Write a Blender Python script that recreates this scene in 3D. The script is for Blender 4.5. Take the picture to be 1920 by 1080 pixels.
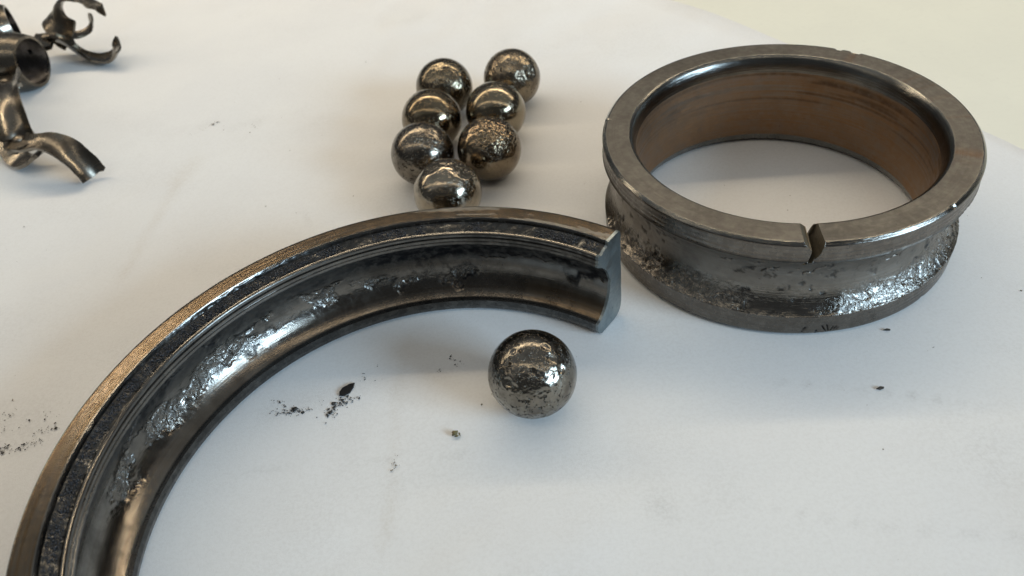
import bpy, bmesh, math, random
import numpy as np
from mathutils import Vector, Matrix

# ------------------------------------------------------------------ camera, light, exposure
S = 0.0175                      # metres per modelling unit: one bearing ball is 17.5 mm across
sc = bpy.context.scene
for o in list(bpy.data.objects): bpy.data.objects.remove(o)
COL = sc.collection

cd = bpy.data.cameras.new('camera'); cam = bpy.data.objects.new('camera', cd); COL.objects.link(cam)
RT = Vector((.9897, -.0977, -.1047)); UP = Vector((.1432, .6751, .7237)); FW = Vector((0, .7313, -.6821))
m = Matrix((RT, UP, -FW)).transposed().to_4x4(); m.translation = Vector((0, 0, 7.136 * S))
cam.matrix_world = m
cd.sensor_width = 36; cd.lens = 27.206; cd.clip_start = .005; cd.clip_end = 50
cd.dof.use_dof = True; cd.dof.focus_distance = 9.2 * S; cd.dof.aperture_fstop = 28
sc.camera = cam

w = bpy.data.worlds.new('World'); sc.world = w; w.use_nodes = True
w.node_tree.nodes['Background'].inputs[0].default_value = (.93, .97, 1, 1)
w.node_tree.nodes['Background'].inputs[1].default_value = .09
sc.view_settings.view_transform = 'Standard'; sc.view_settings.look = 'None'
sc.view_settings.exposure = 0.0; sc.view_settings.gamma = 1

def area(name, loc, target, sx, sy, watt, col, rz=None):
    l = bpy.data.lights.new(name, 'AREA'); l.shape = 'RECTANGLE'; l.size = sx; l.size_y = sy
    l.energy = watt; l.color = col
    o = bpy.data.objects.new(name, l); COL.objects.link(o); o.location = loc
    if rz is not None: o.rotation_euler = (0, 0, rz)
    else: o.rotation_euler = (Vector(target) - Vector(loc)).to_track_quat('-Z', 'Y').to_euler()
    return o
WARM = (1, .82, .58)
area('strip_lamp', (-.17, .48, .42), None, 2.0, .022, 3.7, WARM, math.radians(-7))
area('strip_lamp', (0, -.32, 1.2), None, 6.0, .035, 5.0, WARM, math.radians(-13))
area('window_daylight', (1.75, -1.2, .80), (0.02, .13, 0), .9, .65, 46, (.58, .80, 1))
area('ceiling_bounce', (0, .75, 1.4), None, 5.0, 3.2, 11, (.90, .97, 1), 0)

# ------------------------------------------------------------------ numpy noise
def _h(ix, iy, iz, seed):
    n = (ix * 374761393 + iy * 668265263 + iz * 2147483647 + seed * 1274126177) & 0xFFFFFFFF
    n = ((n ^ (n >> 13)) * 1274126177) & 0xFFFFFFFF
    n = ((n ^ (n >> 16)) * 2246822519) & 0xFFFFFFFF
    return ((n ^ (n >> 15)) & 0xFFFFFF) / float(0xFFFFFF)
def vnoise(P, seed=0):
    P = np.asarray(P, float); i = np.floor(P).astype(np.int64); f = P - i; f = f * f * f * (f * (f * 6 - 15) + 10)
    r = 0
    use = [(0, 1) if np.ptp(P[..., k]) > 0 else (0,) for k in range(3)]     # a constant axis needs no interpolation
    for a in use[0]:
        for b in use[1]:
            for c in use[2]:
                wgt = 1.
                for k, q in enumerate((a, b, c)):
                    if len(use[k]) == 2: wgt = wgt * (f[..., k] if q else 1 - f[..., k])
                r = r + wgt * _h(i[..., 0] + a, i[..., 1] + b, i[..., 2] + c, seed)
    return r * 2 - 1
def fbm(P, octv=4, seed=0, gain=.5):
    P = np.asarray(P, float)
    if P.ndim == 3 and P.shape[1] > 1 and not np.any(np.ptp(P, axis=1)): return fbm(P[:, :1], octv, seed, gain)
    s = 0; a = 1; t = 0
    for k in range(octv):
        s = s + a * vnoise(P * 2 ** k + 17.3 * k, seed + k); t += a; a *= gain
    return s / t
def worley(U, V, seed=0):
    iu = np.floor(U).astype(np.int64); iv = np.floor(V).astype(np.int64)
    best = np.full(U.shape, 9.); sec = np.full(U.shape, 9.); rnd = np.zeros(U.shape); lu = np.zeros(U.shape); lv = np.zeros(U.shape)
    ra = np.zeros(U.shape); z0 = np.zeros_like(iu)
    for a in (-1, 0, 1):
        for b in (-1, 0, 1):
            cu = iu + a; cv = iv + b
            du = U - (cu + _h(cu, cv, z0, seed)); dv = V - (cv + _h(cu, cv, z0, seed + 1))
            d = np.hypot(du, dv); mk = d < best
            sec = np.where(mk, best, np.minimum(sec, d))
            best = np.where(mk, d, best); rnd = np.where(mk, _h(cu, cv, z0, seed + 2), rnd)
            ra = np.where(mk, _h(cu, cv, z0, seed + 3), ra); lu = np.where(mk, du, lu); lv = np.where(mk, dv, lv)
    return best, sec, rnd, lu, lv, ra
def sm(a, b, x):
    t = np.clip((x - a) / (b - a), 0, 1); return t * t * (3 - 2 * t)

# ------------------------------------------------------------------ mesh helpers
def link(o, parent=None):
    COL.objects.link(o)
    if parent is not None: o.parent = parent
    else: o.scale = (S, S, S)
    return o
def mesh_obj(name, verts, faces, mat, parent=None, sharp=35, attr=None, uv=None):
    me = bpy.data.meshes.new(name)
    me.from_pydata(verts if isinstance(verts, list) else np.asarray(verts).tolist(), [], faces if isinstance(faces, list) else np.asarray(faces).tolist())
    me.update()
    for k, v in (attr or {}).items():
        a = me.attributes.new(k, 'FLOAT', 'POINT'); a.data.foreach_set('value', np.ascontiguousarray(v, dtype=np.float32).ravel())
    if uv is not None:
        a = me.attributes.new('flow', 'FLOAT_VECTOR', 'POINT')
        a.data.foreach_set('vector', np.ascontiguousarray(uv, dtype=np.float32).ravel())
    me.shade_smooth()
    if sharp: me.set_sharp_from_angle(angle=math.radians(sharp))
    me.materials.append(mat)
    return link(bpy.data.objects.new(name, me), parent)
def thing(name, label, cat, loc, group=None):
    o = bpy.data.objects.new(name, None); COL.objects.link(o); o.location = Vector(loc) * S; o.scale = (S, S, S)
    o.empty_display_size = .3
    tag(o, label, cat, group); return o
def tag(o, label, cat=None, group=None, kind=None):
    o['label'] = label
    if cat: o['category'] = cat
    if group: o['group'] = group
    if kind: o['kind'] = kind
    return o

# ------------------------------------------------------------------ node materials
class NT:
    def __init__(s, name):
        s.m = bpy.data.materials.new(name); s.m.use_nodes = True; s.t = s.m.node_tree; s.b = s.t.nodes['Principled BSDF']
    def n(s, typ, **kw):
        x = s.t.nodes.new(typ)
        for k, v in kw.items(): setattr(x, k, v)
        return x
    def set(s, sock, v):
        if hasattr(v, 'is_output') or isinstance(v, bpy.types.NodeSocket): s.t.links.new(v, sock)
        else:
            if isinstance(v, tuple) and len(v) == 3 and sock.type == 'RGBA': v = v + (1,)
            sock.default_value = v
    def coord(s): return s.n('ShaderNodeTexCoord').outputs['Object']
    def attr(s, name, out='Fac'): return s.n('ShaderNodeAttribute', attribute_name=name).outputs[out]
    def scale(s, vec, x, y, z):
        v = s.n('ShaderNodeVectorMath', operation='MULTIPLY'); s.set(v.inputs[0], vec); v.inputs[1].default_value = (x, y, z); return v.outputs[0]
    def noise(s, vec, sc_, det=4, rough=.55, dist=0):
        x = s.n('ShaderNodeTexNoise'); s.set(x.inputs['Vector'], vec); x.inputs['Scale'].default_value = sc_
        x.inputs['Detail'].default_value = det; x.inputs['Roughness'].default_value = rough; x.inputs['Distortion'].default_value = dist
        return x.outputs['Fac']
    def ramp(s, fac, a, b, lo=0., hi=1.):
        x = s.n('ShaderNodeMapRange', interpolation_type='SMOOTHSTEP'); s.set(x.inputs['Value'], fac)
        x.inputs['From Min'].default_value = a; x.inputs['From Max'].default_value = b
        x.inputs['To Min'].default_value = lo; x.inputs['To Max'].default_value = hi; return x.outputs[0]
    def math(s, op, a, b=0., clamp=False):
        x = s.n('ShaderNodeMath', operation=op, use_clamp=clamp); s.set(x.inputs[0], a); s.set(x.inputs[1], b); return x.outputs[0]
    def mix(s, f, a, b):
        x = s.n('ShaderNodeMix', data_type='RGBA'); s.set(x.inputs[0], f); s.set(x.inputs[6], a); s.set(x.inputs[7], b); return x.outputs[2]
    def bump(s, h, dist, strength=1., nrm=None):
        x = s.n('ShaderNodeBump'); s.set(x.inputs['Height'], h); x.inputs['Distance'].default_value = dist * S; s.set(x.inputs['Strength'], strength)
        if nrm is not None: s.set(x.inputs['Normal'], nrm)
        return x.outputs[0]
    def out(s, color, rough, metal=1., nrm=None):
        s.set(s.b.inputs['Base Color'], color); s.set(s.b.inputs['Roughness'], rough); s.set(s.b.inputs['Metallic'], metal)
        if nrm is not None: s.set(s.b.inputs['Normal'], nrm)
        return s.m

def ring_steel(name, blotch=.6, rust_r=.18, brush=.5, steel=(.245, .24, .222), brown=(.31, .185, .10), dark=(.016, .016, .018), r0=.11):
    """Worn bearing steel. Vertex attributes: satin (dull), rust (brown film, and brown reflections painted in), grime (black, and dark reflections and edge shade painted in), spall (torn metal); 'flow' runs along the turning marks."""
    k = NT(name); fl = k.attr('flow', 'Vector'); ob = k.coord()
    line = k.noise(k.scale(fl, .35, 34, 1), 1.0, 5, .65)
    fine = k.noise(k.scale(fl, 1.2, 110, 1), 1.0, 3, .6)
    mot = k.noise(ob, 3.1, 5, .6); mot2 = k.noise(ob, 11, 5, .62); speck = k.noise(ob, 38, 3, .6)
    satin, rust, grime_shade, spall = (k.attr(a) for a in ('satin', 'rust', 'grime_shade', 'spall'))
    c = k.mix(k.ramp(mot, .35, .7), steel, tuple(v * .72 for v in steel))
    c = k.mix(k.math('MULTIPLY', k.ramp(line, .45, .75), .35), c, (.12, .115, .10))
    rm = k.math('MULTIPLY', rust, k.ramp(k.math('ADD', k.math('MULTIPLY', mot2, blotch), k.math('MULTIPLY', line, 1 - blotch)), .28, .62, .45, 1.), True)
    c = k.mix(rm, c, brown)
    gm = k.math('MULTIPLY', grime_shade, k.ramp(mot2, .3, .6, .55, 1.), True)
    c = k.mix(gm, c, dark)
    c = k.mix(k.math('MULTIPLY', k.ramp(speck, .63, .75), .5), c, (.05, .045, .04))
    r = k.math('ADD', r0, k.math('MULTIPLY', satin, .34))
    r = k.math('ADD', r, k.math('MULTIPLY', rm, rust_r)); r = k.math('ADD', r, k.math('MULTIPLY', gm, .2))
    r = k.math('ADD', r, k.ramp(mot2, .3, .7, -.03, .05)); r = k.math('SUBTRACT', r, k.math('MULTIPLY', spall, .08), True)
    fl_ = k.noise(ob, 15, 3, .55, 1.)
    r = k.math('ADD', r, k.math('MULTIPLY', spall, k.ramp(fl_, .44, .60, -.04, .26)), True)
    c = k.mix(k.math('MULTIPLY', spall, k.ramp(fl_, .50, .64, 0., .55)), c, (.09, .088, .085))
    n1 = k.bump(k.math('ADD', line, k.math('MULTIPLY', fine, .6)), .006, brush)
    n2 = k.bump(k.noise(ob, 15, 4, .6, .6), .012, k.math('MULTIPLY', spall, .9, True), n1)
    pit = k.ramp(k.noise(ob, 20, 5, .62, .3), .47, .52)
    n2 = k.bump(pit, .008, k.math('MULTIPLY', spall, .4, True), n2)
    n3 = k.bump(speck, .004, .2, n2)
    return k.out(c, r, 1., n3)
def ball_steel(name, steel, wear=(.22, .19, .15), pit=.5, r0=.13, seed=0):
    k = NT(name); ob = k.coord()
    off = k.n('ShaderNodeVectorMath', operation='ADD'); k.set(off.inputs[0], ob); off.inputs[1].default_value = (seed * 3.7, seed * 1.9, seed * 5.1); ob = off.outputs[0]
    worn = k.attr('worn'); mot = k.noise(ob, 3.5, 5, .6); pits = k.noise(ob, 20, 4, .62, .4); fine = k.noise(ob, 60, 3, .6)
    scr = k.noise(k.scale(ob, 5, 60, 9), 1., 4, .6, 1.2)
    c = k.mix(k.ramp(mot, .4, .68), steel, wear)
    pm = k.math('MULTIPLY', k.ramp(pits, .575, .64), k.math('ADD', pit, k.math('MULTIPLY', worn, .6)), True)
    c = k.mix(pm, c, (.04, .035, .03))
    r = k.math('ADD', r0, k.ramp(mot, .35, .7, 0., .08)); r = k.math('ADD', r, k.math('MULTIPLY', worn, .05)); r = k.math('ADD', r, k.math('MULTIPLY', pm, .3), True)
    h = k.math('SUBTRACT', k.math('MULTIPLY', fine, .15), k.math('ADD', pm, k.math('MULTIPLY', k.ramp(scr, .6, .75), .25)))
    n1 = k.bump(h, .012, .55); n2 = k.bump(k.noise(ob, 9, 3, .55, .8), .03, k.math('MULTIPLY', worn, .35), n1)
    return k.out(c, r, 1., n2)
def plain_metal(name, c0, c1, r0, r1, sc_=6, bump=.01):
    k = NT(name); ob = k.coord(); a = k.noise(ob, sc_, 6, .62); b = k.noise(ob, sc_ * 7, 4, .6)
    return k.out(k.mix(k.ramp(a, .35, .68), c0, c1), k.ramp(a, .3, .7, r0, r1), 1., k.bump(k.math('ADD', a, k.math('MULTIPLY', b, .3)), bump, .6))

def paper_mat():
    k = NT('white_paper'); ob = k.coord(); st = k.attr('stain'); br = k.attr('brownstain')
    a = k.noise(ob, .45, 4, .55); g = k.noise(ob, 26, 3, .7); g2 = k.noise(ob, 85, 2, .6)
    c = k.mix(k.ramp(a, .35, .65), (.855, .865, .865), (.83, .84, .845))
    c = k.mix(k.math('MULTIPLY', k.ramp(g, .35, .75), .16), c, (.58, .565, .54))
    c = k.mix(k.math('MULTIPLY', st, k.ramp(g, .3, .7, .3, 1.), True), c, (.28, .265, .245))
    c = k.mix(k.math('MULTIPLY', br, k.ramp(g, .3, .7, .5, 1.), True), c, (.46, .36, .23))
    h = k.math('ADD', k.math('MULTIPLY', g, .25), k.math('MULTIPLY', g2, .7))
    k.b.inputs['Specular IOR Level'].default_value = .3
    return k.out(c, .62, 0., k.bump(h, .012, .4))
def table_mat():
    k = NT('cream_laminate'); ob = k.coord(); a = k.noise(ob, .8, 4, .55); g = k.noise(ob, 9, 5, .65)
    c = k.mix(k.ramp(a, .35, .65), (.84, .835, .725), (.82, .815, .71)); c = k.mix(k.math('MULTIPLY', k.ramp(g, .5, .8), .2), c, (.68, .67, .6))
    return k.out(c, k.ramp(g, .3, .7, .32, .45), 0., k.bump(k.noise(ob, 40, 3, .6), .006, .3))
def matte(name, c, r=.7, metal=0.):
    k = NT(name); ob = k.coord(); a = k.noise(ob, 30, 4, .6)
    return k.out(k.mix(a, tuple(v * .7 for v in c), tuple(v * 1.25 for v in c)), r, metal, k.bump(a, .01, .5))

M_RING = ring_steel('worn_race_steel', .32)
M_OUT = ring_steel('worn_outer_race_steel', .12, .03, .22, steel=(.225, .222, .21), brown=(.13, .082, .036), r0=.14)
def cut_mat():
    k = NT('sawn_steel'); ob = k.coord(); a = k.noise(ob, 5, 5, .6); sp = k.noise(ob, 30, 3, .6)
    ln = k.noise(k.scale(ob, 3, 3, 55), 1., 3, .6, .15)
    c = k.mix(k.ramp(a, .35, .65), (.30, .345, .36), (.235, .27, .28)); c = k.mix(k.ramp(sp, .68, .76), c, (.45, .45, .44)); c = k.mix(k.math('MULTIPLY', k.ramp(sp, .36, .28), .7), c, (.06, .06, .06))
    return k.out(c, k.ramp(a, .3, .7, .34, .5), 1., k.bump(k.math('ADD', ln, k.math('MULTIPLY', sp, .4)), .008, .5))
M_CUT = cut_mat()
M_SLOT = matte('filed_steel', (.17, .145, .105), .45, .6)
M_CAGE = plain_metal('stamped_cage_steel', (.23, .205, .17), (.10, .088, .072), .16, .36, 2.2, .012)
M_POCKET_SHADE = plain_metal('shaded_pocket_steel', (.075, .07, .07), (.035, .032, .03), .22, .4, 4, .01)
M_RIVET = plain_metal('rivet_steel', (.30, .26, .21), (.2, .17, .135), .25, .45, 8, .01)
M_CRUST = matte('burnt_grease_crust', (.07, .07, .075), .33, .6)
M_BLACK = matte('black_flake', (.006, .006, .007), .5)
M_GRIT = matte('dark_grit', (.05, .047, .044), .6)
M_GRITB = matte('brown_grit', (.16, .13, .09), .8)
M_CRUMB = matte('olive_crumb', (.17, .14, .06), .7)

# ------------------------------------------------------------------ setting: table and paper
tv = []; tf = []
for x, y in ((-60, -30), (60, -30), (60, 60), (-60, 60)): tv.append((x, y, -.022))
o = mesh_obj('table_top', tv + [(x, y, -1.6) for x, y, z in tv], [(0, 1, 2, 3), (7, 6, 5, 4), (0, 4, 5, 1), (1, 5, 6, 2), (2, 6, 7, 3), (3, 7, 4, 0)], table_mat())
tag(o, 'cream laminate table top showing beyond the edge of the paper', kind='structure')

IC = (3.767, 8.352); OC = (-1.104, 4.299)
BALLS = [(.53, 12.50), (-.675, 12.51), (.154, 11.43), (-.92, 11.49), (-1.085, 10.47), (-.04, 10.34), (-.73, 9.345), (.088, 5.667)]
ey = np.array([-6, 1, 9.0, 9.29, 9.59, 11.5, 13.4, 14.56, 15.31, 15.85, 18, 26]); ex = np.array([14, 11.0, 7.79, 7.67, 7.53, 6.58, 5.60, 4.91, 4.43, 4.05, 2.5, -3.6])
ny, nx = 320, 280
Y = np.linspace(-4, 25, ny)[:, None] * np.ones((1, nx)); Ue = np.linspace(0, 1, nx)[None] * np.ones((ny, 1))
XE = np.interp(Y, ey, ex) + .012 * fbm(np.stack([Y * 1.7, Y * 0, Y * 0], -1), 4, 3)
X = -19 + (XE + 19) * Ue
near = np.minimum.reduce([np.abs(np.hypot(X - IC[0], Y - IC[1]) - 2.1) / 2.2, np.abs(np.hypot(X - OC[0], Y - OC[1]) - 3.35) / 1.6] + [np.hypot(X - a, Y - b) / 1.5 for a, b in BALLS] + [np.hypot(X + 8.4, Y - 14.6) / 4.2])
far = sm(.45, 1.6, near)
Z = far * (.085 * fbm(np.stack([X * .28 + 4, Y * .34, X * 0], -1), 3, 11) + .02 * fbm(np.stack([X * .9, Y * .9, X * 0], -1), 3, 12))
Z = Z - .008
Z = np.maximum(Z, -.014)
Z += .05 * sm(.5, 0, XE - X) * sm(10.5, 15, Y) + .025 * sm(.12, 0, XE - X)
stain = np.zeros_like(X); brs = np.zeros_like(X)
def streak(tgt, x0, y0, x1, y1, wd, s, seed):
    d = np.array([x1 - x0, y1 - y0]); L = np.hypot(*d); d /= L
    t = (X - x0) * d[0] + (Y - y0) * d[1]; q = -(X - x0) * d[1] + (Y - y0) * d[0]
    q = q + .08 * fbm(np.stack([t * .8, t * 0, t * 0 + seed], -1), 3, seed)
    mk = sm(-.1, .25, t) * sm(L + .1, L - .25, t) * np.exp(-(q / wd) ** 2) * (.55 + .45 * fbm(np.stack([X * 2.2, Y * 2.2, X * 0], -1), 3, seed + 5))
    tgt += 1.6 * s * np.clip(mk, 0, 1)
streak(brs, -5.45, 11.6, -5.75, 8.9, .09, .22, 21); streak(brs, -5.2, 12.4, -5.5, 11.4, .2, .1, 22)
streak(brs, -1.42, 7.1, -1.66, 4.0, .07, .12, 23)
streak(stain, -4.9, 13.1, -4.1, 13.3, .16, .14, 24); streak(stain, -5.6, 13.2, -5.1, 13.5, .14, .12, 25)
streak(stain, 2.6, 5.55, 5.0, 4.7, .02, .2, 26); streak(stain, 2.2, 3.9, 4.6, 3.2, .02, .16, 27); streak(stain, -3.4, 5.3, .4, 5.0, .018, .12, 28)
streak(stain, 1.0, 4.2, 1.3, 3.9, .14, .16, 29); streak(stain, -7.6, 6.9, -5.9, 6.6, .25, .12, 30); streak(stain, -1.5, 16.5, -1.0, 16.9, .16, .10, 31)
streak(stain, -9, 15.4, -6.2, 13.4, .35, .06, 32); streak(stain, 4.5, 4.4, 4.9, 3.3, .3, .06, 33)
streak(stain, -3.3, 6.1, -1.9, 6.35, .16, .10, 34); streak(stain, -6.7, 6.15, -5.8, 6.35, .2, .14, 35); streak(stain, -1.2, 6.35, -.7, 6.45, .1, .07, 36); streak(brs, -.9, 5.35, -.8, 5.45, .12, .08, 37)
streak(stain, -3.2, 10.2, -2.9, 9.6, .05, .10, 38); streak(stain, 5.2, 5.6, 6.0, 5.2, .12, .06, 39); streak(stain, -.6, 3.6, .5, 3.3, .2, .07, 43)
stain += .055 * sm(.12, .6, fbm(np.stack([X * .7, Y * .7, X * 0 + 3], -1), 4, 40))
idx = np.arange(ny * nx).reshape(ny, nx)
top = np.stack([X, Y, Z], -1).reshape(-1, 3)
fq = np.stack([idx[:-1, :-1], idx[:-1, 1:], idx[1:, 1:], idx[1:, :-1]], -1).reshape(-1, 4)
bidx = np.concatenate([idx[:, -1]]); nb = len(top)
low = top[bidx].copy(); low[:, 2] -= .008
fe = np.stack([bidx[:-1], nb + np.arange(ny - 1), nb + np.arange(1, ny), bidx[1:]], -1)
o = mesh_obj('paper_sheet', np.concatenate([top, low]), np.concatenate([fq, fe]), paper_mat(), sharp=60,
             attr={'stain': np.concatenate([stain.ravel(), np.zeros(ny)]), 'brownstain': np.concatenate([brs.ravel(), np.zeros(ny)])})
tag(o, 'large smudged white paper sheet spread under all the bearing pieces', 'paper')

# ------------------------------------------------------------------ rings
def sweep(profile, angs, closed):
    """profile (n,2) r,z closed loop; angs radians. Returns verts grid (na,np,3), outward normals in profile, arc length."""
    pr = np.asarray(profile, float); nxt = np.roll(pr, -1, 0); prv = np.roll(pr, 1, 0)
    t = nxt - prv; t /= np.linalg.norm(t, axis=1)[:, None] + 1e-12
    nr = np.stack([t[:, 1], -t[:, 0]], -1)
    if ((pr - pr.mean(0)) * nr).sum() < 0: nr = -nr
    s = np.concatenate([[0], np.cumsum(np.linalg.norm(pr[1:] - pr[:-1], axis=1))])
    return pr, nr, s
def seg(a, b, n, end=False): return [tuple(np.array(a) + (np.array(b) - np.array(a)) * i / n) for i in range(n + (1 if end else 0))]
def ring_faces(na, npf, closed):
    i = np.arange(na if closed else na - 1)[:, None]; j = np.arange(npf)[None]
    a = i * npf + j; b = ((i + 1) % na) * npf + j; c = ((i + 1) % na) * npf + (j + 1) % npf; d = i * npf + (j + 1) % npf
    return np.stack([a, b, c, d], -1).reshape(-1, 4)
def spall_height(u, v, seed):
    """crumpled, flaked metal: shallow dished flakes with raised torn rims over a slow swell"""
    wu = u + .05 * fbm(np.stack([u * 7, v * 7, u * 0], -1), 3, seed + 20); wv = v + .05 * fbm(np.stack([u * 7, v * 7, u * 0], -1), 3, seed + 30)
    b1, s1, r1, lu, lv, ra = worley(wu / .17, wv / .11, seed)
    rim = sm(.16, .0, s1 - b1)
    h = .55 * r1 + .5 * (lu * np.cos(ra * 6.28) + lv * np.sin(ra * 6.28)) - .5 * rim * (r1 > .45)
    return h + .45 * fbm(np.stack([u * 9, v * 12, u * 0], -1), 3, seed + 40)

# ---- inner race (whole ring lying flat)
H = 1.465; prof = []; zone = []
def add(pts, z): prof.extend(pts); zone.extend([z] * len(pts))
add(seg((1.985, H), (2.292, H), 10), 'top'); add(seg((2.292, H), (2.327, H - .035), 4), 'edge')
add(seg((2.327, H - .035), (2.322, 1.20), 14), 'shoulder')
gr, gz, gc = .56, .755, 2.322 + .351
a0 = math.asin((1.20 - gz) / gr); a1 = math.asin((.315 - gz) / gr)
add([(gc - gr * math.cos(a0 + (a1 - a0) * i / 72), gz + gr * math.sin(a0 + (a1 - a0) * i / 72)) for i in range(72)], 'groove')
add(seg((2.312, .315), (2.306, .05), 14), 'lower'); add(seg((2.306, .05), (2.265, 0), 4), 'edge'); add(seg((2.265, 0), (1.985, 0), 6), 'bottom')
add(seg((1.985, 0), (1.93, .06), 5), 'borelow'); add(seg((1.93, .06), (1.893, .17), 5), 'borebevel'); add(seg((1.893, .17), (1.893, 1.22), 34), 'bore'); add(seg((1.893, 1.22), (1.885, 1.225), 2), 'bore')
add([(1.885 + .10 * (1 - math.cos(i / 12 * math.pi / 2)), 1.225 + .24 * math.sin(i / 12 * math.pi / 2)) for i in range(12)], 'borechamfer')
na = 1080; seam = math.radians(-20.0)
ang = seam + np.arange(na) / na * 2 * math.pi
pr, nr, s = sweep(prof, ang, True); npf = len(pr); zn = np.array(zone)
A = ang[:, None] * np.ones((1, npf)); Sg = s[None] * np.ones((na, 1)); Zp = pr[None, :, 1] * np.ones((na, 1)); Rp = pr[None, :, 0] * np.ones((na, 1))
U = (A - seam) * 2.3
deg = np.degrees(A) % 360
Pc = np.stack([np.cos(A) * 2.2, np.sin(A) * 2.2, Zp], -1)
isg = (zn == 'groove')[None] * 1.
wob = fbm(np.stack([U * .9, Sg * 0, Sg * 0], -1), 4, 50) * .11
rag = fbm(np.stack([U * 5, Sg * 6, Sg * 0], -1), 4, 52) * .15
cz = .39 + .14 * sm(278, 315, deg) + wob * .5
band = sm(.27, .06, np.abs(Zp - cz) + rag * .9) * isg * sm(188, 215, deg) * sm(352, 325, deg) * (1 - .7 * sm(236, 246, deg) * sm(276, 266, deg))
speckle = sm(.28, .42, fbm(np.stack([U * 11, Sg * 13, Sg * 0], -1), 4, 60)) * isg * sm(.36, .6, .5 + fbm(np.stack([U * 1.1, Sg, Sg * 0], -1), 3, 61)) * sm(.15, .3, Zp)
hs = spall_height(U, Sg, 70)
crack = np.zeros_like(U)
for (ac, zc, ln, tilt, sd) in ((291, 1.0, .22, .3, 1), (287, .86, .1, 1.2, 2), (262, .93, .2, 1.0, 3), (248, .9, .14, .9, 4), (235, .98, .1, 1.3, 5)):
    du = (deg - ac) / 57.3 * 2.15; dz = Zp - zc
    tt = du * math.sin(tilt) + dz * math.cos(tilt); q = du * math.cos(tilt) - dz * math.sin(tilt) + .05 * fbm(np.stack([tt * 14, tt * 0 + sd, tt * 0], -1), 3, 80 + sd)
    crack = np.maximum(crack, np.exp(-(q / .009) ** 2) * sm(ln, ln * .7, np.abs(tt)) * isg)
disp = -band * (.005 + .015 * hs) - speckle * .008 - crack * .025
# turning steps on the shoulders and small knocks
sh = ((zn == 'shoulder') | (zn == 'lower'))[None] * 1.
disp += sh * .0055 * np.sin(Zp * 95) * (.5 + .5 * fbm(np.stack([U * .4, Zp * 9, Zp * 0], -1), 2, 90))
eg = (zn == 'edge')[None] * 1. + (zn == 'top')[None] * sm(2.22, 2.29, Rp)
for ac, wd, dp in ((50.8, .9, .022), (45.8, .7, .016), (44.3, .8, .024), (160, .5, .008), (301, .6, .008)):
    disp -= eg * dp * np.exp(-((deg - ac) / wd) ** 2) * 1.6
lown = (zn == 'lower')[None] * 1. + (zn == 'edge')[None] * (Zp < .2)
nick = np.zeros_like(U)
for ac, wd, sl, z0, z1 in ((260.0, .35, 9, .02, .15), (263.9, .3, 0, 0, .09), (266.4, .22, -14, .03, .16), (267.4, .2, -8, .05, .17), (268.4, .18, 4, .05, .14), (269.2, .22, 10, .04, .13), (270.1, .2, 8, .04, .10)):
    q = deg - ac - sl * (Zp - .08); nick = np.maximum(nick, np.exp(-(q / wd) ** 2) * sm(z0 - .01, z0 + .02, Zp) * sm(z1 + .02, z1 - .01, Zp) * lown)
disp -= nick * .02
topm = (zn == 'top')[None] * 1.; bore = (zn == 'bore')[None] * 1.; bch = (zn == 'borechamfer')[None] * 1.; blw = (zn == 'borelow')[None] * 1.
R3 = Rp + disp * nr[None, :, 0]; Z3 = Zp + disp * nr[None, :, 1]
V = np.stack([R3 * np.cos(A), R3 * np.sin(A), Z3], -1).reshape(-1, 3)
n2 = fbm(Pc * 1.6, 4, 100); n3 = fbm(Pc * 5, 4, 101)
upg = isg * sm(.5, .75, Zp)
satin = topm * .85 + (zn == 'borebevel')[None] * .4 + sh * .22 + upg * .85 + bore * .7 + bch * .12 + isg * .04 * (1 - band) + blw * .4
rust = topm * .8 * sm(.05, .5, n2 + .6 * n3) * sm(-70, -20, (deg + 180) % 360 - 180) * sm(80, 30, (deg + 180) % 360 - 180) + topm * .06 + bore * (.95 + .3 * n3) + upg * .06 + sh * .2 + isg * (.06 + .5 * sm(.3, .17, Zp) + .10 * sm(235, 205, deg)) + blw * .35
lines = fbm(np.stack([U * .5, Sg * 26, Sg * 0], -1), 3, 105)
rust = rust - bore * .5 * sm(.1, .5, lines) * sm(.55, 1.0, Zp)
grime_shade = topm * .34 + sh * .36 + bch * .2 + isg * sm(1.12, 1.2, Zp) * .7 + speckle * .55 + crack + nick + blw * .3 * sm(.1, .04, Zp) + bore * (.45 * sm(.05, .4, -lines) * sm(.5, .9, Zp)) + isg * .14 * sm(.1, .5, n3 + n2 * .5) * (1 - band) + isg * .10 * sm(245, 215, deg)
spall = np.clip(band + .4 * speckle, 0, 1)
rim_d = sm(.25, .5, band) * sm(.8, .5, band) * sm(.0, .3, fbm(np.stack([U * 6, Sg * 8, Sg * 0], -1), 3, 107))
grime_shade = grime_shade + .7 * rim_d
ir = thing('inner_race', 'whole steel inner race ring with a saw cut in its upper rim', 'bearing ring', (IC[0], IC[1], 0))
body = mesh_obj('race_body', V, ring_faces(na, npf, True), M_RING, ir, 50,
                {'satin': np.clip(satin, 0, 1), 'rust': np.clip(rust, 0, 1), 'grime_shade': np.clip(grime_shade, 0, 1), 'spall': spall}, np.stack([U, Sg, Sg * 0], -1))
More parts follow.
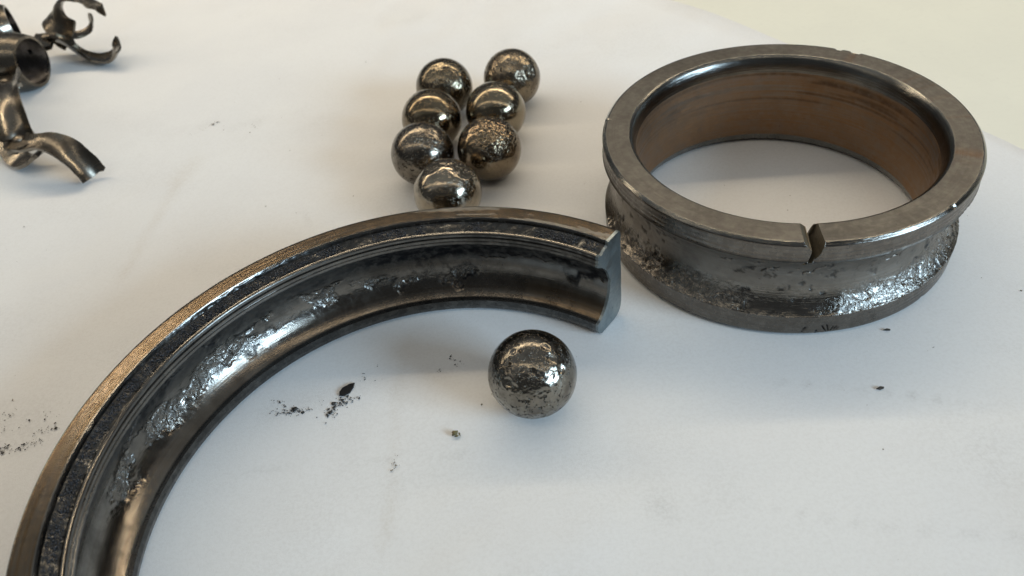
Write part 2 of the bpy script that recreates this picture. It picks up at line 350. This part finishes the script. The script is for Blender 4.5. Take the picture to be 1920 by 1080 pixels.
# saw cut through the upper rim: a slot and a V-shaped filed mouth, cut with booleans
def prism(pts2, x0, x1, ang_, skew=0.):
    """cross-section (t,z) extruded radially x0..x1 at angle; a taper widens the outer end"""
    c, s_ = math.cos(ang_), math.sin(ang_); vs = []
    for x, k in ((x0, 1.), (x1, 1. + skew)):
        for t, z in pts2: vs.append((c * x - s_ * t * k, s_ * x + c * t * k, z))
    n = len(pts2); fs = [tuple(range(n))[::-1], tuple(range(n, 2 * n))] + [(i, (i + 1) % n, n + (i + 1) % n, n + i) for i in range(n)]
    me = bpy.data.meshes.new('cut'); me.from_pydata(vs, [], fs); me.update()
    bm = bmesh.new(); bm.from_mesh(me); bmesh.ops.recalc_face_normals(bm, faces=bm.faces); bm.to_mesh(me); bm.free()
    me.materials.append(M_SLOT)
    ob = bpy.data.objects.new('cut', me); COL.objects.link(ob); ob.parent = ir; return ob
ca = math.radians(-101.2)
cuts = [prism([(-.085, 1.06), (-.045, 1.06), (.050, 1.5), (.050, 1.6), (-.040, 1.6), (-.046, 1.32)], 1.7, 2.6, ca),
        prism([(-.052, 1.375), (.0, 1.375), (.0, 1.6), (-.250, 1.6)], 1.7, 2.6, ca),
        prism([(.0, 1.24), (.045, 1.32), (.085, 1.6), (0, 1.6)], 1.93, 2.6, ca, .4)]
dg = None
for c in cuts:
    md = body.modifiers.new('cut', 'BOOLEAN'); md.operation = 'DIFFERENCE'; md.object = c; md.solver = 'EXACT'; md.material_mode = 'TRANSFER'
bpy.context.view_layer.update()
dg = bpy.context.evaluated_depsgraph_get()
me2 = bpy.data.meshes.new_from_object(body.evaluated_get(dg), preserve_all_data_layers=True, depsgraph=dg)
body.modifiers.clear(); old = body.data; body.data = me2; me2.name = 'race_body'; bpy.data.meshes.remove(old)
si = next(i for i, m_ in enumerate(me2.materials) if m_ and m_.name == M_SLOT.name)
mi = np.zeros(len(me2.polygons), dtype=np.int32); me2.polygons.foreach_get('material_index', mi)
me2.polygons.foreach_set('use_smooth', mi != si); me2.set_sharp_from_angle(angle=math.radians(40)); me2.update()
for c in cuts: bpy.data.objects.remove(c)

# ---- outer race (sawn piece of the big ring)
H2 = 1.3555; prof = []; zone = []
add(seg((3.595, .20), (3.595, H2 - .085), 10), 'outside'); add([(3.595 - .05 * (1 - math.cos(i / 6 * math.pi / 2)), H2 - .085 + .085 * math.sin(i / 6 * math.pi / 2)) for i in range(6)], 'edge')
add(seg((3.545, H2), (3.335, H2), 10), 'land'); add(seg((3.335, H2), (3.322, H2 - .02), 2), 'edge')
add(seg((3.322, H2 - .02), (3.315, 1.305), 4), 'seal'); add(seg((3.315, 1.305), (3.178, 1.262), 14), 'seal'); add(seg((3.178, 1.262), (3.152, 1.275), 3), 'seal')
add(seg((3.152, 1.275), (3.138, 1.292), 2), 'lip'); add(seg((3.138, 1.292), (3.126, 1.291), 3), 'lip'); add(seg((3.126, 1.291), (3.108, 1.272), 2), 'lip')
add(seg((3.108, 1.272), (3.104, 1.245), 3), 'inland'); add(seg((3.104, 1.245), (3.128, 1.236), 2), 'inland'); add(seg((3.128, 1.236), (3.126, 1.222), 2), 'inland'); add(seg((3.126, 1.222), (3.102, 1.212), 2), 'inland'); add(seg((3.102, 1.212), (3.100, 1.186), 3), 'inland'); add(seg((3.100, 1.186), (3.112, 1.180), 2), 'inland'); add(seg((3.112, 1.180), (3.110, 1.170), 2), 'inland'); add(seg((3.110, 1.170), (3.096, 1.163), 2), 'inland'); add(seg((3.096, 1.163), (3.092, 1.13), 3), 'inland')
gr, gz = .53, .675; gc = 3.092 - math.sqrt(gr ** 2 - .455 ** 2)
a0 = math.asin(.455 / gr); a1 = -math.asin(.45 / gr)
add([(gc + gr * math.cos(a0 + (a1 - a0) * i / 92), gz + gr * math.sin(a0 + (a1 - a0) * i / 92)) for i in range(92)], 'groove')
zl = gz - .45
add(seg((3.088, zl), (3.052, zl - .012), 3), 'lowland'); add(seg((3.052, zl - .012), (3.05, .13), 5), 'lowland'); add(seg((3.05, .13), (3.075, .05), 4), 'lowland'); add(seg((3.075, .05), (3.14, 0), 4), 'lowland')
add(seg((3.14, 0), (3.44, 0), 6), 'bottom'); add([(3.42 + .175 * math.sin(i / 8 * math.pi / 2), .20 * (1 - math.cos(i / 8 * math.pi / 2))) for i in range(8)], 'edge')
# profile runs clockwise seen in (r,z): flip so normals face out
prof = prof[::-1]; zone = zone[::-1]
CUT0, CUT1 = math.radians(47.6), math.radians(236)
na = 1150; ang = np.linspace(CUT0, CUT1, na)
pr, nr, s = sweep(prof, ang, False); npf = len(pr); zn = np.array(zone)
A = ang[:, None] * np.ones((1, npf)); Sg = s[None] * np.ones((na, 1)); Zp = pr[None, :, 1] * np.ones((na, 1)); Rp = pr[None, :, 0] * np.ones((na, 1))
U = A * 3.3; deg = np.degrees(A); Pc = np.stack([np.cos(A) * 3.3, np.sin(A) * 3.3, Zp], -1)
def zz(n): return (zn == n)[None] * 1.
isg = zz('groove')
wob = fbm(np.stack([U * .8, Sg * 0, Sg * 0], -1), 4, 150) * .12; rag = fbm(np.stack([U * 4.2, Sg * 5, Sg * 0], -1), 4, 152) * .17
cz = np.interp(deg, [70, 80, 95, 110, 130, 150, 165, 174], [.50, .5, .46, .53, .56, .55, .52, .47]) + wob * .5
hw = np.interp(deg, [70, 80, 95, 112, 130, 150, 165, 174, 178], [.03, .07, .09, .13, .15, .14, .13, .12, .0])
band = sm(hw + .06, hw - .06, np.abs(Zp - cz) + rag) * isg * sm(72, 82, deg) * sm(177, 173, deg)
patch = sm(.22, .36, fbm(np.stack([U * 1.8, Sg * 3.4, Sg * 0], -1), 4, 156) - .9 * np.abs(Zp - cz - .22)) * isg * sm(90, 104, deg) * sm(172, 160, deg)
band = np.clip(band + patch * .6, 0, 1) * (.15 + .85 * sm(-.22, .06, fbm(np.stack([U * 2.6, Sg * 4.5, Sg * 0], -1), 4, 158)))
hs = spall_height(U, Sg, 170)
crack = np.zeros_like(U)
for (ac, zc, ln, tilt, wd, sd) in ((52.0, .66, .36, 1.95, .042, 1), (57.5, .86, .22, 1.8, .012, 2), (66, .78, .36, 1.5, .008, 3), (74, .72, .2, 1.6, .007, 4), (160, .82, .2, 1.9, .01, 5), (148, .9, .16, 1.3, .01, 6), (139, .9, .14, .9, .01, 7)):
    du = (deg - ac) / 57.3 * 3.28; dz = Zp - zc
    tt = du * math.sin(tilt) + dz * math.cos(tilt); q = du * math.cos(tilt) - dz * math.sin(tilt) + .07 * fbm(np.stack([tt * 9, tt * 0 + sd, tt * 0], -1), 4, 180 + sd)
    crack = np.maximum(crack, np.exp(-(q / wd) ** 2) * sm(ln, ln * .7, np.abs(tt)) * isg)
disp = -band * (.006 + .020 * hs) - crack * .015
seal = zz('seal')
disp += seal * .012 * fbm(np.stack([U * 7, Sg * 9, Sg * 0], -1), 4, 160)
disp += zz('inland') * .0015 * fbm(np.stack([U * 3, Sg * 30, Sg * 0], -1), 3, 161)
disp += (zz('edge') + zz('lip')) * .0012 * fbm(np.stack([U * 6, Sg * 4, Sg * 0], -1), 3, 162)
R3 = Rp + disp * nr[None, :, 0]; Z3 = Zp + disp * nr[None, :, 1]
V = np.stack([R3 * np.cos(A), R3 * np.sin(A), Z3], -1).reshape(-1, 3)
n2 = fbm(Pc * 1.3, 4, 200); n3 = fbm(Pc * 5, 4, 201)
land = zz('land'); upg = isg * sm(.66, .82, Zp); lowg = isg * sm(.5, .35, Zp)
bare = sm(.0, .18, fbm(np.stack([U * 1.4, Rp * 22, Rp * 0], -1), 4, 205) + .25 * sm(3.44, 3.36, Rp) - .1) * sm(106, 84, deg)
satin = land * (.02 + .6 * bare) + upg * .95 * (1 - band) + isg * .03 + zz('inland') * .3 + zz('outside') * .4
rust = land * (.85 - .85 * bare) + lowg * (.32 + .4 * sm(75, 60, deg)) + isg * .12 + zz('outside') * .5 + zz('lip') * .25  # lower groove: brown reflection put into the colour
grime_shade = seal * .75 + land * .12 + zz('inland') * .3 + zz('lowland') * .68 + crack + upg * .6 * (1 - .7 * band) + isg * sm(1.06, 1.13, Zp) * .6 + zz('inland') * .35 * sm(100, 70, deg) + isg * .3 * sm(0, .5, n3 + n2) * (1 - band) + isg * .45 * sm(112, 95, deg) * sm(60, 78, deg) + isg * .12 * sm(80, 60, deg)  # mid-groove dark reflection and shadow line at the raceway's upper edge painted in
rim_d = sm(.2, .5, band) * sm(.85, .5, band) * sm(-.1, .25, fbm(np.stack([U * 5, Sg * 7, Sg * 0], -1), 3, 207)); grime_shade = grime_shade + .8 * rim_d
ou = thing('outer_race', 'sawn half ring of the outer race with flaked ball groove, curving through the lower left', 'bearing ring', (OC[0], OC[1], 0))
F = ring_faces(na, npf, False)
cap0 = tuple(range(npf)); cap1 = tuple(range((na - 1) * npf, na * npf))[::-1]
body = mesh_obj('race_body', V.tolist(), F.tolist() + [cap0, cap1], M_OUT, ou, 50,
                {'satin': np.clip(satin, 0, 1), 'rust': np.clip(rust, 0, 1), 'grime_shade': np.clip(grime_shade, 0, 1), 'spall': np.clip(band, 0, 1)}, np.stack([U, Sg, Sg * 0], -1))
bm = bmesh.new(); bm.from_mesh(body.data); bmesh.ops.recalc_face_normals(bm, faces=bm.faces); bm.to_mesh(body.data); bm.free()
# sawn end face, a slightly ragged slab on the end of the ring
rng = np.random.default_rng(5)
sec = np.stack([R3[0], Z3[0]], -1); n = len(sec)
sec2 = sec + (sec.mean(0) - sec) * .004 + rng.normal(0, .0025, sec.shape)
vs = []
for th, q in ((CUT0 + .0005, sec), (math.radians(47.0), sec2)):
    vs += [(r * math.cos(th), r * math.sin(th), max(z, .002)) for r, z in q]
cf = mesh_obj('cut_face', vs, [tuple(range(n)), tuple(range(n, 2 * n))[::-1]] + [(i, n + i, n + (i + 1) % n, (i + 1) % n) for i in range(n)], M_CUT, ou, 30)
bm = bmesh.new(); bm.from_mesh(cf.data); bmesh.ops.recalc_face_normals(bm, faces=bm.faces); bm.to_mesh(cf.data); bm.free()
cf['label'] = 'flat blue-grey sawn end of the outer race'

# burnt grease crust lying in the seal groove: thousands of small angular grains
def grains(name, pos, size, mat, parent=None, flat=1., seed=0):
    rg = np.random.default_rng(seed); n = len(pos)
    base = np.array([(1, 0, 0), (-1, 0, 0), (0, 1, 0), (0, -1, 0), (0, 0, 1), (0, 0, -1)], float)
    fb = np.array([(0, 2, 4), (2, 1, 4), (1, 3, 4), (3, 0, 4), (2, 0, 5), (1, 2, 5), (3, 1, 5), (0, 3, 5)])
    th = rg.uniform(0, 6.283, n); sz = size[:, None] * rg.uniform(.45, 1.3, (n, 3)); sz[:, 2] *= flat
    v = base[None] * (1 + rg.normal(0, .22, (n, 6, 1))); v = v * sz[:, None]
    c, s_ = np.cos(th)[:, None], np.sin(th)[:, None]
    v = np.stack([v[..., 0] * c - v[..., 1] * s_, v[..., 0] * s_ + v[..., 1] * c, v[..., 2]], -1) + np.asarray(pos)[:, None]
    f = (fb[None] + (np.arange(n) * 6)[:, None, None]).reshape(-1, 3)
    return mesh_obj(name, v.reshape(-1, 3), f, mat, parent, 0)
n = 7000; a = np.radians(rng.uniform(49, 232, n)); dens = fbm(np.stack([a * 9, a * 0, a * 0], -1), 3, 210)
a = a[dens > -.25 - .5 * (np.degrees(a) > 110)]; n = len(a)
rr = rng.uniform(3.19, 3.30, n)
cr = grains('grease_crust', np.stack([rr * np.cos(a), rr * np.sin(a), 1.262 + (rr - 3.178) * .31 + rng.uniform(-.004, .010, n)], -1), rng.uniform(.004, .014, n), M_CRUST, ou, .8, 3)
cr['kind'] = 'stuff'; cr['label'] = 'black crumbly burnt grease in the seal groove'

# ------------------------------------------------------------------ balls
def ball(loc, mat, label, seed, sub=5, dents=(), worn=(), flats=(), group=None):
    bm = bmesh.new(); bmesh.ops.create_icosphere(bm, subdivisions=sub, radius=.5)
    N = np.array([v.co[:] for v in bm.verts]) * 2; F = [[v.index for v in f.verts] for f in bm.faces]; bm.free()
    d = .003 * fbm(N * 2.2 + seed, 3, seed); wa = np.zeros(len(N))
    for (ax, rad, amp) in worn:
        ax = np.array(ax) / np.linalg.norm(ax); g = np.degrees(np.arccos(np.clip(N @ ax, -1, 1))) + 14 * fbm(N * 4 + seed, 4, seed + 7)
        mk = sm(rad, rad * .8, g); wa = np.maximum(wa, mk)
        ridge = np.abs(fbm(N * 9 + seed * 2, 4, seed + 3))
        d -= mk * amp * (.3 + 1.6 * sm(.0, .22, ridge) * .6 + fbm(N * 17, 3, seed + 4) * .5)
    for (ax, rad, dep) in dents:
        ax = np.array(ax) / np.linalg.norm(ax); g = np.degrees(np.arccos(np.clip(N @ ax, -1, 1)))
        g = g * (1 + .18 * fbm(N * 7 + seed, 3, seed + 5))
        d += -dep * sm(rad, rad * .45, g) + dep * .35 * np.exp(-((g - rad * 1.1) / (rad * .22)) ** 2)
    P = N * (.5 + d[:, None])
    for (ax, h) in flats:
        ax = np.array(ax) / np.linalg.norm(ax); t = P @ ax; over = np.maximum(t - h, 0); P = P - ax * (over * .85)[:, None]
    P[:, 2] += .5; P[:, 2] = np.maximum(P[:, 2], 0)
    P[:, 2] -= .5
    o = mesh_obj('bearing_ball', P, F, mat, None, 0, {'worn': wa})
    o.location = (loc[0] * S, loc[1] * S, .5 * S)
    tag(o, label, 'ball', group)
    return o
G = 'balls in the cluster behind the outer race'
bs = [ball_steel('ball_steel_%s' % n_, c, wr, p_, r_, i) for i, (n_, c, wr, p_, r_) in enumerate((
    ('rough', (.26, .218, .16), (.125, .10, .075), .7, .15), ('brown', (.225, .19, .135), (.115, .095, .068), .6, .13), ('smooth', (.275, .235, .172), (.20, .168, .12), .12, .06),
    ('bronze', (.225, .182, .125), (.15, .12, .082), .25, .065), ('grey', (.22, .195, .16), (.11, .096, .08), .5, .13), ('copper', (.24, .19, .13), (.135, .105, .078), .3, .07),
    ('bright', (.33, .29, .23), (.21, .185, .15), .15, .06), ('pitted', (.25, .23, .195), (.135, .122, .105), .95, .10)))]
ball(BALLS[0], bs[0], 'farthest right bearing ball of the cluster, with a shiny round dent', 1, 5, [((.62, -.62, .45), 15, .022)], [((-.3, -.6, .8), 62, .008), ((.2, -.8, -.2), 50, .006)], (), G)
ball(BALLS[1], bs[1], 'farthest left bearing ball of the cluster, dark and rough on its face', 2, 5, [((.3, -.6, .7), 9, .008)], [((.0, -.8, .5), 48, .010)], (), G)
ball(BALLS[2], bs[2], 'smooth golden bearing ball in the right file, between the wrinkled and the farthest ball', 3, 5, (), [((.5, .1, .85), 20, .004)], (), G)
ball(BALLS[3], bs[3], 'smooth bronze bearing ball second from the back in the left file', 4, 5, (), [((-.5, .3, .8), 18, .004)], (), G)
ball(BALLS[4], bs[4], 'leftmost bearing ball of the cluster, with a small crater near its top', 5, 5, [((.42, -.28, .85), 11, .018), ((.5, -.55, .66), 6, .008)], [((.45, -.3, .84), 30, .005), ((-.1, -.9, -.2), 48, .004)], (), G)
ball(BALLS[5], bs[5], 'coppery bearing ball with a wrinkled, peeling upper face', 6, 6, (), [((.35, -.45, .82), 50, .012)], (), G)
ball(BALLS[6], bs[6], 'brightest bearing ball, foremost of the cluster, half hidden by the outer race', 7, 6, (), [((.55, .05, .83), 34, .010), ((-.2, .1, 1), 16, .006)], [((.55, -.1, .83), .465), ((-.3, .0, .95), .48)], G)
ball(BALLS[7], bs[7], 'pitted steel ball lying alone inside the curve of the outer race', 8, 6, [((.45, -.35, .82), 8, .012), ((.62, -.5, .6), 6, .014), ((.35, -.1, .93), 6, .01), ((-.55, -.6, .55), 8, .016), ((-.42, -.72, .5), 6, .012), ((.0, -.62, .78), 5, .012), ((-.35, -.1, .93), 5, .008), ((-.2, -.9, .3), 7, .01), ((.15, -.98, .1), 7, .012)],
     [((-.4, -.75, .1), 55, .004), ((.5, -.5, .6), 30, .005), ((.3, -.9, -.1), 40, .004)], ())

# ------------------------------------------------------------------ broken cage
cage = thing('broken_cage', 'broken stamped steel ball cage with twisted ribbon arms, at the upper left corner', 'bearing cage', (-9.6, 16.0, 0))
CO = np.array((-9.6, 16.0, 0))
def catmull(P, n):
    P = np.asarray(P, float); P = np.vstack([2 * P[0] - P[1], P, 2 * P[-1] - P[-2]]); out = []
    m_ = len(P) - 3
    for i in range(n):
        t = i / (n - 1) * m_; k = min(int(t), m_ - 1); f = t - k; a, b, c, d = P[k:k + 4]
        out.append(.5 * (2 * b + (c - a) * f + (2 * a - 5 * b + 4 * c - d) * f * f + (3 * b - a - 3 * c + d) * f ** 3))
    return np.array(out)
def ribbon(name, pts, wdirs, width, th=.05, bow=.05, n=40, seed=0, label=None, taper=0.):
    P = catmull(pts, n) - CO; W = catmull(wdirs, n); rg = np.random.default_rng(seed); m_ = 9
    T = np.gradient(P, axis=0); T /= np.linalg.norm(T, axis=1)[:, None]
    W = W - (W * T).sum(1)[:, None] * T; W /= np.linalg.norm(W, axis=1)[:, None]; N = np.cross(T, W)
    x = np.linspace(-1, 1, m_); ring = []
    for i in range(n):
        wd = width * .5 * (1 - taper * i / (n - 1)) * (1 + .05 * fbm(np.array([[i * .25, seed, 0.]]), 3, seed)[0])
        b = bow * x ** 2
        rag = rg.normal(0, .02, m_)[:, None] * T[i] if i in (0, n - 1) else 0
        up = P[i] + x[:, None] * wd * W[i] + (b + th / 2)[:, None] * N[i] + rag
        dn = P[i] + x[::-1, None] * wd * W[i] + (b[::-1] - th / 2)[:, None] * N[i] + (rag[::-1] if i in (0, n - 1) else 0)
        ring.append(np.vstack([up, dn]))
    R = np.array(ring); k = 2 * m_; R[..., 2] = np.maximum(R[..., 2], .004)
    f = [(i * k + j, i * k + (j + 1) % k, (i + 1) * k + (j + 1) % k, (i + 1) * k + j) for i in range(n - 1) for j in range(k)]
    f += [tuple(range(k))[::-1], tuple(range((n - 1) * k, n * k))]
    o = mesh_obj(name, R.reshape(-1, 3), f, M_CAGE, cage, 40)
    bm = bmesh.new(); bm.from_mesh(o.data); bmesh.ops.recalc_face_normals(bm, faces=bm.faces); bm.to_mesh(o.data); bm.free()
    if label: o['label'] = label
    return o
# whole pocket: a barrel-shaped hoop, its open end turned to the right
def pocket(cen_, axis, r, ln, n=72):
    ax = np.array(axis, float); ax /= np.linalg.norm(ax); up = np.array((0, 0, 1.)); sd = np.cross(up, ax); m_ = 14; rows = []
    xs = np.linspace(-.5, .5, m_)
    sect = [(x * ln, r - .10 * (2 * x) ** 2 * .9 + .03) for x in xs] + [(x * ln, r - .10 * (2 * x) ** 2 * .9 - .025) for x in xs[::-1]]
    V_ = []
    for i in range(n):
        t = i / n * 2 * math.pi; d = math.cos(t) * sd + math.sin(t) * up * 1.04
        V_ += [(np.array(cen_) - CO + ax * a_ + d * (b_ + .012 * math.sin(3 * t))) for a_, b_ in sect]
    k = len(sect)
    f = [(i * k + j, ((i + 1) % n) * k + j, ((i + 1) % n) * k + (j + 1) % k, i * k + (j + 1) % k) for i in range(n) for j in range(k)]
    o = mesh_obj('pocket', [tuple(v) for v in V_], f, M_CAGE, cage, 40)
    o.data.materials.append(M_POCKET_SHADE)                      # inside of the hoop: black oxide plus the hollow's shade painted in
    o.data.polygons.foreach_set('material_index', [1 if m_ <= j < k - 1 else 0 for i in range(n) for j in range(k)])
    return o
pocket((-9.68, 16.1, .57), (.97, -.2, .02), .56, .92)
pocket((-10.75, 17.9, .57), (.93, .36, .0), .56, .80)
o_ = (.75, -.3, .1)
# bridges beside the whole pocket
ribbon('bridge', [(-9.35, 16.65, .55), (-9.4, 17.0, .56), (-9.42, 17.4, .56)], [(1, .05, 0)] * 3, .50, .09, 0, 14, 3)
ribbon('bridge', [(-9.78, 15.5, .55), (-9.5, 15.15, .57), (-9.22, 14.85, .58)], [(1, .5, 0)] * 3, .36, .09, 0, 14, 4)
# upper broken pocket: torn upper half curling over, lower half hanging like a hook, a stub behind
ribbon('ribbon_arm', [(-9.42, 17.4, .56), (-9.12, 17.45, .80), (-8.92, 17.5, 1.08), (-8.60, 17.5, 1.25), (-8.2, 17.35, 1.24), (-7.9, 17.2, 1.12)], [(.75, -.6, -.2), (.75, -.6, -.1), (.7, -.6, .2), (.35, -.8, .5), (.2, -.85, .5), (.15, -.8, .6)], .95, .05, .16, 44, 5, taper=.45)
ribbon('ribbon_arm', [(-9.3, 17.3, .52), (-8.95, 17.0, .45), (-8.70, 16.92, .20), (-8.35, 16.8, .06), (-7.95, 16.66, .12), (-7.62, 16.55, .40)], [(.1, -.7, -.2), (.1, -.7, .3), (.3, -.8, .2), (.3, -.9, .1), (.35, -.9, .1), (.4, -.9, .0)], .50, .05, -.09, 44, 6)
ribbon('ribbon_arm', [(-9.1, 17.5, .45), (-8.85, 17.55, .36), (-8.55, 17.6, .45), (-8.38, 17.55, .72)], [(.2, -.9, .1), (.2, -.9, 0), (.3, -.9, 0), (.4, -.9, 0)], .36, .05, -.04, 26, 7)
# lower run: arched half pocket, riveted bridge, then the long arm that touches the paper
ribbon('ribbon_arm', [(-9.5, 15.2, .46), (-9.08, 14.65, .80), (-8.78, 14.05, 1.0), (-8.55, 13.45, .95), (-8.42, 13.0, .70), (-8.38, 12.85, .52)], [(1, .25, 0), (1, .25, .1), (1, .3, .1), (1, .35, .1), (1, .45, 0), (1, .5, 0)], .54, .05, .17, 48, 8)
ribbon('bridge', [(-8.46, 13.0, .50), (-8.36, 12.76, .50), (-8.2, 12.5, .50)], [(1, .45, 0)] * 3, .50, .10, 0, 14, 9)
ribbon('ribbon_arm', [(-8.28, 12.62, .50), (-8.0, 12.47, .52), (-7.66, 12.34, .58), (-7.30, 12.16, .50), (-7.08, 12.04, .26), (-6.98, 11.97, .05)], [(.4, .75, .1), (.35, .8, .1), (.3, .8, .05), (.55, .7, .1), (.65, .65, .1), (.7, .65, .05)], .46, .05, .09, 48, 10)
ribbon('ribbon_arm', [(-9.3, 13.9, .35), (-8.95, 13.3, .25), (-8.6, 12.85, .13), (-8.3, 12.65, .20), (-7.98, 12.65, .36)], [(1, .5, .2), (1, .5, .2), (.8, .7, .2), (.4, .9, 0), (.3, .9, 0)], .40, .06, -.03, 34, 11)
def rivet(c):
    bm = bmesh.new(); bmesh.ops.create_uvsphere(bm, u_segments=24, v_segments=12, radius=.105)
    for v in bm.verts: v.co.z = max(v.co.z * .45, -.02)
    me = bpy.data.meshes.new('rivet'); bm.to_mesh(me); bm.free(); me.shade_smooth(); me.materials.append(M_RIVET)
    o = bpy.data.objects.new('rivet', me); COL.objects.link(o); o.parent = cage; o.location = Vector(np.array(c) - CO)
for c in ((-9.36, 17.2, .605), (-9.5, 15.15, .615), (-8.36, 12.78, .555)): rivet(c)

# ------------------------------------------------------------------ loose dirt on the paper
def flake(name, loc, outline, th, mat, label, cat):
    n = len(outline); vs = [(x, y, .002) for x, y in outline] + [(x * .94, y * .94, th) for x, y in outline]
    o = mesh_obj(name, vs, [tuple(range(n))[::-1], tuple(range(n, 2 * n))] + [(i, (i + 1) % n, n + (i + 1) % n, n + i) for i in range(n)], mat, None, 30)
    o.location = Vector((loc[0], loc[1], 0)) * S; tag(o, label, cat); return o
flake('black_flake', (-2.18, 6.27), [(-.085, -.08), (-.03, -.095), (.05, -.06), (.09, .02), (.10, .09), (.03, .075), (-.05, .03), (-.085, -.03)], .018, M_BLACK, 'pointed black flake among the smudges left of the lone ball', 'flake')
flake('dark_chip', (3.906, 5.16), [(-.045, .0), (-.01, -.022), (.035, -.012), (.05, .006), (.01, .024)], .014, M_GRIT, 'tiny dark chip on bare paper in front of the inner race', 'chip')
flake('dark_chip', (3.275 + 1.08, 6.186 - .2), [(-.04, .0), (-.01, -.015), (.035, -.022), (.045, -.006), (.01, .015)], .012, M_GRIT, 'tiny dark chip close to the right front foot of the inner race', 'chip')
o = grains('olive_crumb', np.array([(0, 0, .03), (.04, -.01, .022), (-.03, .03, .02), (.01, -.04, .02)]), np.array([.036, .026, .024, .02]), M_CRUMB, None, .8, 9)
o.location = Vector((-.868, 5.371, 0)) * S; tag(o, 'small olive brown crumb on the paper below the black smudges', 'crumb')
def smudge(clumps, n, size, mat, label, seed):
    rg = np.random.default_rng(seed); pos = []; sz = []
    for (x, y, rx, ry, th, k) in clumps:
        q = rg.normal(0, 1, (k, 2)) * (rx, ry); c, s_ = math.cos(th), math.sin(th)
        px = x + q[:, 0] * c - q[:, 1] * s_; py = y + q[:, 0] * s_ + q[:, 1] * c
        keep = fbm(np.stack([px * 9, py * 9, px * 0], -1), 3, seed) > -.08
        pos += [(a_, b_, .001) for a_, b_ in zip(px[keep], py[keep])]
    pos = np.array(pos); sz = size * rg.lognormal(0, .55, len(pos))
    o = grains('grit', pos, sz, mat, None, .18, seed); tag(o, label, 'grit', None, 'stuff'); return o
smudge([(-2.26, 6.05, .10, .05, .9, 170), (-2.0, 6.40, .05, .10, -.4, 90), (-2.35, 5.93, .06, .04, .5, 50), (-2.12, 6.1, .06, .05, 0, 50)], 0, .0066, M_GRIT, 'black specks smeared round the pointed black flake', 31)
smudge([(-2.95, 6.07, .07, .025, -.2, 90), (-2.77, 6.04, .12, .03, 0, 70), (-2.98, 6.2, .09, .03, -.5, 40), (-2.6, 6.08, .10, .03, .2, 40)], 0, .0066, M_GRIT, 'black specks smeared beside the inner edge of the outer race', 32)
smudge([(-.92, 6.4, .10, .03, .3, 26), (-.83, 6.48, .03, .06, .6, 16)], 0, .007, M_GRIT, 'faint specks in a hooked trail left of the lone ball', 33)
smudge([(-1.58, 5.03, .022, .10, -.2, 45), (-1.66, 4.92, .02, .03, 0, 6)], 0, .006, M_GRITB, 'thin brownish streak of specks below the crumb', 34)
smudge([(-6.18, 6.12, .14, .04, .1, 120), (-6.42, 6.1, .12, .03, .3, 60), (-6.5, 6.6, .05, .14, 0, 40), (-6.0, 6.55, .2, .06, .3, 40), (-5.9, 6.3, .1, .05, .4, 40)], 0, .0066, M_GRIT, 'dark specks at the left picture edge outside the outer race', 35)
smudge([(-4.33, 12.98, .05, .12, -.5, 40), (-5.17, 13.33, .08, .04, .3, 26), (-5.3, 13.1, .25, .1, .2, 20)], 0, .009, M_GRITB, 'faint brown scuff specks between the cage and the ball cluster', 36)
rg = np.random.default_rng(77); q = np.stack([rg.uniform(-9, 6.5, 170), rg.uniform(2.5, 15, 170), np.full(170, .001)], -1)
q = q[(np.abs(np.hypot(q[:, 0] - IC[0], q[:, 1] - IC[1]) - 2.1) > .4) & (np.abs(np.hypot(q[:, 0] - OC[0], q[:, 1] - OC[1]) - 3.35) > .5)]
o = grains('dust', q, .006 * rg.lognormal(0, .5, len(q)), M_GRITB, None, .3, 78); tag(o, 'stray dust specks scattered over the white paper', 'dust', None, 'stuff')
